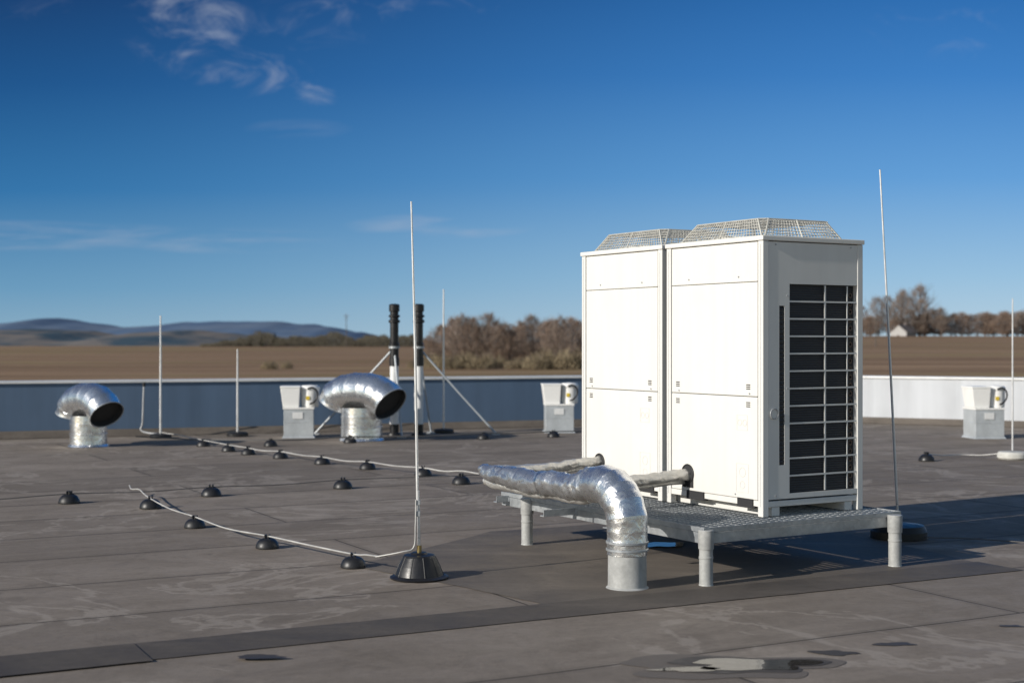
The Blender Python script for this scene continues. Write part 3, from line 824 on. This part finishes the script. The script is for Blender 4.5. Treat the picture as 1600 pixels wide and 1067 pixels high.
def place_tree(vi, x, y, s, label, group, wid=1.0):
    zz = tz(x, y)
    v_ = variants[vi]
    o = v_ if not used[vi] else copy_thing(v_, (0,0,0))
    used[vi] = True
    o.location = (x,y,zz); o.rotation_euler = (0,0,tr.uniform(0,6.28)); o.scale = (s*wid,s*wid,s)
    tag(o, label, 'tree', group)
G1 = 'bare trees beyond the roof edge'; G2 = 'bare trees on the field horizon'
xm = [(-19,.55),(-16.3,.85),(-13.5,1.0),(-10.6,1.06),(-8,1.0),(-5.4,1.04),(-2.6,.86),(0,.72),(2.4,.9),(5,1.02),(8,1.0),(11,1.04),(14,1.0),(17,.95),(20,1.0),(24,.9)]
for i, (x, s_) in enumerate(xm):
    place_tree(i%4, x+tr.uniform(-.6,.6), 318+tr.uniform(-10,10), s_*tr.uniform(.92,1.02), 'bare brown winter tree at the edge of a ploughed field', G1, 1.2)
for i in range(15):
    x = -17+2.7*i; place_tree((i*3+1)%4, x+tr.uniform(-.6,.6), 345+tr.uniform(-8,8), tr.uniform(.78,.92), 'bare brown winter tree at the edge of a ploughed field', G1, 1.3)
i = 0; x = 98.0
while x < 196:
    s_ = (.55 if x < 122 else .68) if x < 146 else .88
    place_tree(i%4, x, 506+tr.uniform(-8,14), s_*tr.uniform(.85,1.12), 'bare winter tree on the far field horizon', G2, 1.55)
    x += tr.uniform(1.5,2.3); i += 1
for i, (x, s_) in enumerate([(127.5,1.1),(131,1.4),(134.5,1.45),(138,1.5),(141.5,1.7),(144.5,1.8),(148,1.35),(151,1.0)]):
    place_tree(4+i%2, x, 508+tr.uniform(-8,10), s_, 'tall open-crowned bare tree beside a farmhouse', G2, .85)
def shrub_mesh(seed, n=1000):
    rr = random.Random(seed); c = B(); t = B()
    for i in range(9):
        a = rr.uniform(0,6.28); t.tube([(0,0,-.3),(math.cos(a)*.5,math.sin(a)*.5,1.2),(math.cos(a)*1.0,math.sin(a)*1.0,2.3)], [.05,.03,.01], 4)
    for i in range(n):
        a = rr.uniform(0,6.28); rd = 1.7*math.sqrt(rr.random()); zz = rr.uniform(0,1)*(2.9-.75*rd)*(.75+.7*noise.noise(Vector((math.cos(a)*1.5,math.sin(a)*1.5,seed*1.37))))
        p = Vector((math.cos(a)*rd, math.sin(a)*rd, zz)); d = Vector((rr.gauss(0,.5), rr.gauss(0,.5), 1)).normalized()*rr.uniform(.3,.9)
        s_ = Vector((rr.uniform(-1,1), rr.uniform(-1,1), 0)).normalized()*.04
        c.quad([p-s_, p+s_, p+d])
    e = empty('shrub', (0,0,0)); t.obj('stem', M['bark'], e); c.obj('foliage', M['shrub'], e); return e
sv = [shrub_mesh(11), shrub_mesh(12)]
su = [False, False]
for i, (x, y, s_) in enumerate([(-14,262,1.1),(-11.6,258,1.4),(-9,262,1.2),(-6.2,258,1.5),(-3,262,1.0),(0,258,.8),(2.2,260,.9),(4.2,255,1.3),(7,258,1.5),(9.8,256,1.6),(12.2,258,1.4),(-44,258,.8),(-41.5,262,.6),(-18,262,.7),(-16,275,1.0)]):
    o = sv[i%2] if not su[i%2] else copy_thing(sv[i%2], (0,0,0)); su[i%2] = True
    o.location = (x,y,tz(x,y)); o.rotation_euler = (0,0,i*1.3); o.scale = (s_*1.15,s_*1.15,s_*.9)
    tag(o, 'dry olive-brown shrub at the foot of the field', 'shrub', 'shrubs beyond the parapet')
def conifer(x, y, h):
    rr = random.Random(int(x*10)); e = empty('conifer_tree', (x,y,tz(x,y)), 0, 'small dark green conifer at the field edge', 'tree', 'dark conifers at the field edge')
    b = B(); b.tube([(0,0,-.3),(0,0,h*.95)], [.14,.03], 6); b.obj('trunk', M['bark'], e)
    b = B()
    for i in range(700):
        f = rr.random()**.8; zz = h*(.08+.92*f); rd = h*.24*(1-f)+.05; a = rr.uniform(0,6.28)
        p = Vector((0,0,zz)); q = Vector((math.cos(a)*rd*rr.uniform(.6,1.1), math.sin(a)*rd*rr.uniform(.6,1.1), zz-.1*h*(1-f))); s_ = Vector((-math.sin(a), math.cos(a), .3))*.09
        b.quad([p-s_*.4, q-s_, q+s_+Vector((0,0,.1))])
    b.obj('crown', M['needle'], e)
for x, h in ((-87,4.0),(-82.5,5.0),(-91,3.2)): conifer(x, 495, h)
b = B(); rr = random.Random(3)
for i in range(20000):
    x = rr.uniform(-108,-22); y = rr.uniform(492,506); hmax = 3.4+2.2*noise.noise(Vector((x*.12,0,5)))+1.4*noise.noise(Vector((x*.5,0,2)))
    hmax *= sstep(-108,-92,x)*sstep(-22,-34,x) if x < -92 or x > -34 else 1
    zz = tz(x,y)+rr.random()*max(.3,hmax); p = Vector((x,y,zz)); d = Vector((rr.gauss(0,.5), rr.gauss(0,.5), .9))*rr.uniform(.4,1.0); s_ = Vector((.10,0,.02))
    b.quad([p-s_,p+s_,p+d])
o = b.obj('distant_woodland', M['wood2']); o['kind'] = 'stuff'; tag(o, 'low strip of distant woodland along the field edge', 'woodland')

def pole(x, y, h, label):
    e = empty('utility_pole', (x,y,tz(x,y)), 0, label, 'utility pole', 'utility poles in the fields')
    b = B(); b.tube([(0,0,-.3),(0,0,h)], [.16,.11], 8); b.obj('post', M['wood'], e)
    b = B(); b.box((-.9,-.06,h-.75),(.9,.06,h-.60)); b.obj('crossarm', M['wood'], e)
    b = B(); b.box((-.6,-.05,h-1.7),(.6,.05,h-1.58)); b.obj('crossarm', M['wood'], e)
    for xx in (-.8,0,.8):
        b = B(); b.tube([(xx,0,h-.6 if xx else h),(xx,0,h-.35 if xx else h+.25)], .06, 6); b.obj('insulator', M['darkrod'], e)
pole(-56.5, 485, 11.3, 'tall wooden utility pole on the field horizon')
pole(89.5, 350, 7.0, 'wooden utility pole beside the condenser units')
def wire(a, c, sag):
    pts = []
    for i in range(17):
        t = i/16; p = Vector(a).lerp(Vector(c), t); p.z -= sag*4*t*(1-t); pts.append(p)
    b = B(); b.tube(pts, .025, 4); o = b.obj('power_line', M['dcable']); tag(o, 'thin power line strung between field poles', 'power line', 'power lines over the fields')
zt_ = tz(89.5,350)+6.6
for dx in (-.8,.8): wire((89.5+dx,350,zt_), (150+dx,300,zt_+1.2), 1.5)

# house
hx, hy = 137, 498
e = empty('house', (hx,hy,tz(hx,hy)-1.6), math.radians(50), 'pale rendered farmhouse with a grey gabled roof', 'house')
b = B(); b.box((-4,-3,-1),(4,3,3.0))
b.quad([(-4.0,-3,3.0),(-4.0,3,3.0),(-4.0,0,5.3)]); b.quad([(4.0,-3,3.0),(4.0,0,5.3),(4.0,3,3.0)]); b.obj('wall', M['housewall'], e)
b = B()
for s_ in (-1,1):
    i = len(b.v)
    b.v += [(-4.4,s_*3.4,2.75),(4.4,s_*3.4,2.75),(4.4,0,5.42),(-4.4,0,5.42),(-4.4,s_*3.4,2.93),(4.4,s_*3.4,2.93),(4.4,0,5.6),(-4.4,0,5.6)]
    for q in ((0,1,2,3),(4,5,6,7),(0,1,5,4),(0,3,7,4),(1,2,6,5)): b.f.append(tuple(i+j for j in q)); b.sm.append(False)
rf = b.obj('roof', M['houseroof'], e)
b = B(); b.box((1.4,-.35,4.6),(2.1,.35,6.3)); b.obj('chimney', M['houseroof'], rf)
for xx in (-2.6,0,2.6):
    b = B(); b.box((xx-.5,-3.03,1.0),(xx+.5,-3.005,2.2)); b.obj('window', M['glass'], e)
b = B(); b.box((-4.03,-.5,-.2),(-4.005,.5,1.9)); b.obj('door', M['wood'], e)

# ------------------------------------------------------------------ world
w = bpy.data.worlds.new('World'); scene.world = w; w.use_nodes = True
k = NT(w.node_tree); bg = w.node_tree.nodes['Background']
SAZ = math.radians(237); SEL = math.radians(22)
sky = k.n('ShaderNodeTexSky', sky_type='NISHITA'); sky.sun_disc = False; sky.sun_elevation = SEL; sky.sun_rotation = SAZ
sky.air_density = 1.0; sky.dust_density = .3; sky.ozone_density = 1.0; sky.altitude = 500
tc = k.n('ShaderNodeTexCoord'); sx = k.n('ShaderNodeSeparateXYZ'); k.l(tc.outputs['Generated'], sx.inputs[0])
ysafe = k.math('MAXIMUM', sx.outputs[1], .05)
px = k.math('DIVIDE', sx.outputs[0], ysafe); pz = k.math('DIVIDE', sx.outputs[2], ysafe)
side_f = k.mrange(px, -.40, .38, 0, 1, True)
up_f = k.mrange(pz, 0, .30, 0, 1)
left = k.ramp(up_f, [(0,(.25,.42,.56)),(.12,(.13,.32,.52)),(.35,(.022,.165,.40)),(.60,(.005,.082,.26)),(.80,(.003,.045,.165)),(1,(.003,.038,.14))])
right = k.ramp(up_f, [(0,(.46,.62,.74)),(.15,(.30,.52,.74)),(.38,(.115,.34,.69)),(.62,(.040,.210,.56)),(.82,(.018,.145,.44)),(1,(.015,.13,.40))])
grad = k.mix(side_f, left, right)
gs = k.n('ShaderNodeVectorMath', operation='SCALE'); k.l(grad, gs.inputs[0]); setin(gs, 'Scale', 11.7)
front = k.mrange(sx.outputs[1], .15, .7, 0, .95, True)
c = k.mix(front, sky.outputs[0], gs.outputs[0])
cv = k.n('ShaderNodeCombineXYZ'); k.l(px, cv.inputs[0]); k.l(pz, cv.inputs[1])
cn = k.noise(k.mapping(cv.outputs[0], scale=(1.0,2.0,1), rot=(0,0,.3)), 17, 9, .66, .9)
cn2 = k.noise(k.mapping(cv.outputs[0], scale=(1.0,9,1), rot=(0,0,.02)), 7, 7, .6, .3)
def blobm(cx_, cz_, rx_, rz_, s_=1.0):
    a = k.math('POWER', k.math('DIVIDE', k.math('SUBTRACT', px, cx_), rx_), 2)
    b_ = k.math('POWER', k.math('DIVIDE', k.math('SUBTRACT', pz, cz_), rz_), 2)
    return k.math('MULTIPLY', k.math('SUBTRACT', 1.0, k.math('ADD', a, b_), clamp=True), s_)
def msum(l):
    o_ = l[0]
    for q in l[1:]: o_ = k.math('MAXIMUM', o_, q)
    return o_
m1 = msum([blobm(-.225,.222,.055,.042), blobm(-.185,.188,.055,.020), blobm(-.135,.176,.022,.015), blobm(-.10,.243,.11,.03,.6), blobm(-.34,.235,.05,.015,.4), blobm(.33,.218,.10,.025,.35), blobm(-.17,.21,.08,.03,.4)])
m2 = msum([blobm(-.34,.073,.14,.012), blobm(-.20,.070,.09,.010), blobm(-.05,.080,.07,.010), blobm(-.15,.148,.04,.008,.25)])
f1 = k.math('MULTIPLY', k.mrange(k.math('ADD', cn, k.math('MULTIPLY', m1, .18)), .54, .90, 0, 1, True), k.mrange(m1, 0, .8))
f2 = k.math('MULTIPLY', k.mrange(cn2, .40, .70, 0, 1, True), k.mrange(m2, 0, .8))
cf = k.math('MULTIPLY', k.math('MAXIMUM', k.math('MULTIPLY', f1, .52), k.math('MULTIPLY', f2, .45)), front)
c = k.mix(cf, c, (5.2,5.7,6.8))
k.l(c, bg.inputs[0]); setin(bg, 'Strength', .085)

# sun
sd = bpy.data.lights.new('sun', 'SUN'); sd.energy = 4.5; sd.angle = math.radians(.53); sd.color = (1.0,.945,.86)
so = bpy.data.objects.new('sun', sd); COL.objects.link(so)
sdir = Vector((math.sin(SAZ)*math.cos(SEL), math.cos(SAZ)*math.cos(SEL), math.sin(SEL)))
so.rotation_euler = (-sdir).to_track_quat('-Z', 'Y').to_euler(); so.location = (-8,-4,8)

# camera
cd = bpy.data.cameras.new('camera'); cd.lens = 50; cd.sensor_width = 36; cd.clip_end = 40000; cd.clip_start = .1
cd.dof.use_dof = True; cd.dof.focus_distance = 8.6; cd.dof.aperture_fstop = 2.4
co = bpy.data.objects.new('camera', cd); COL.objects.link(co); co.location = (0,0,EYE)
co.rotation_euler = (math.radians(90-.06), 0, 0)
scene.camera = co
scene.view_settings.view_transform = 'Standard'; scene.view_settings.look = 'None'; scene.view_settings.exposure = 0
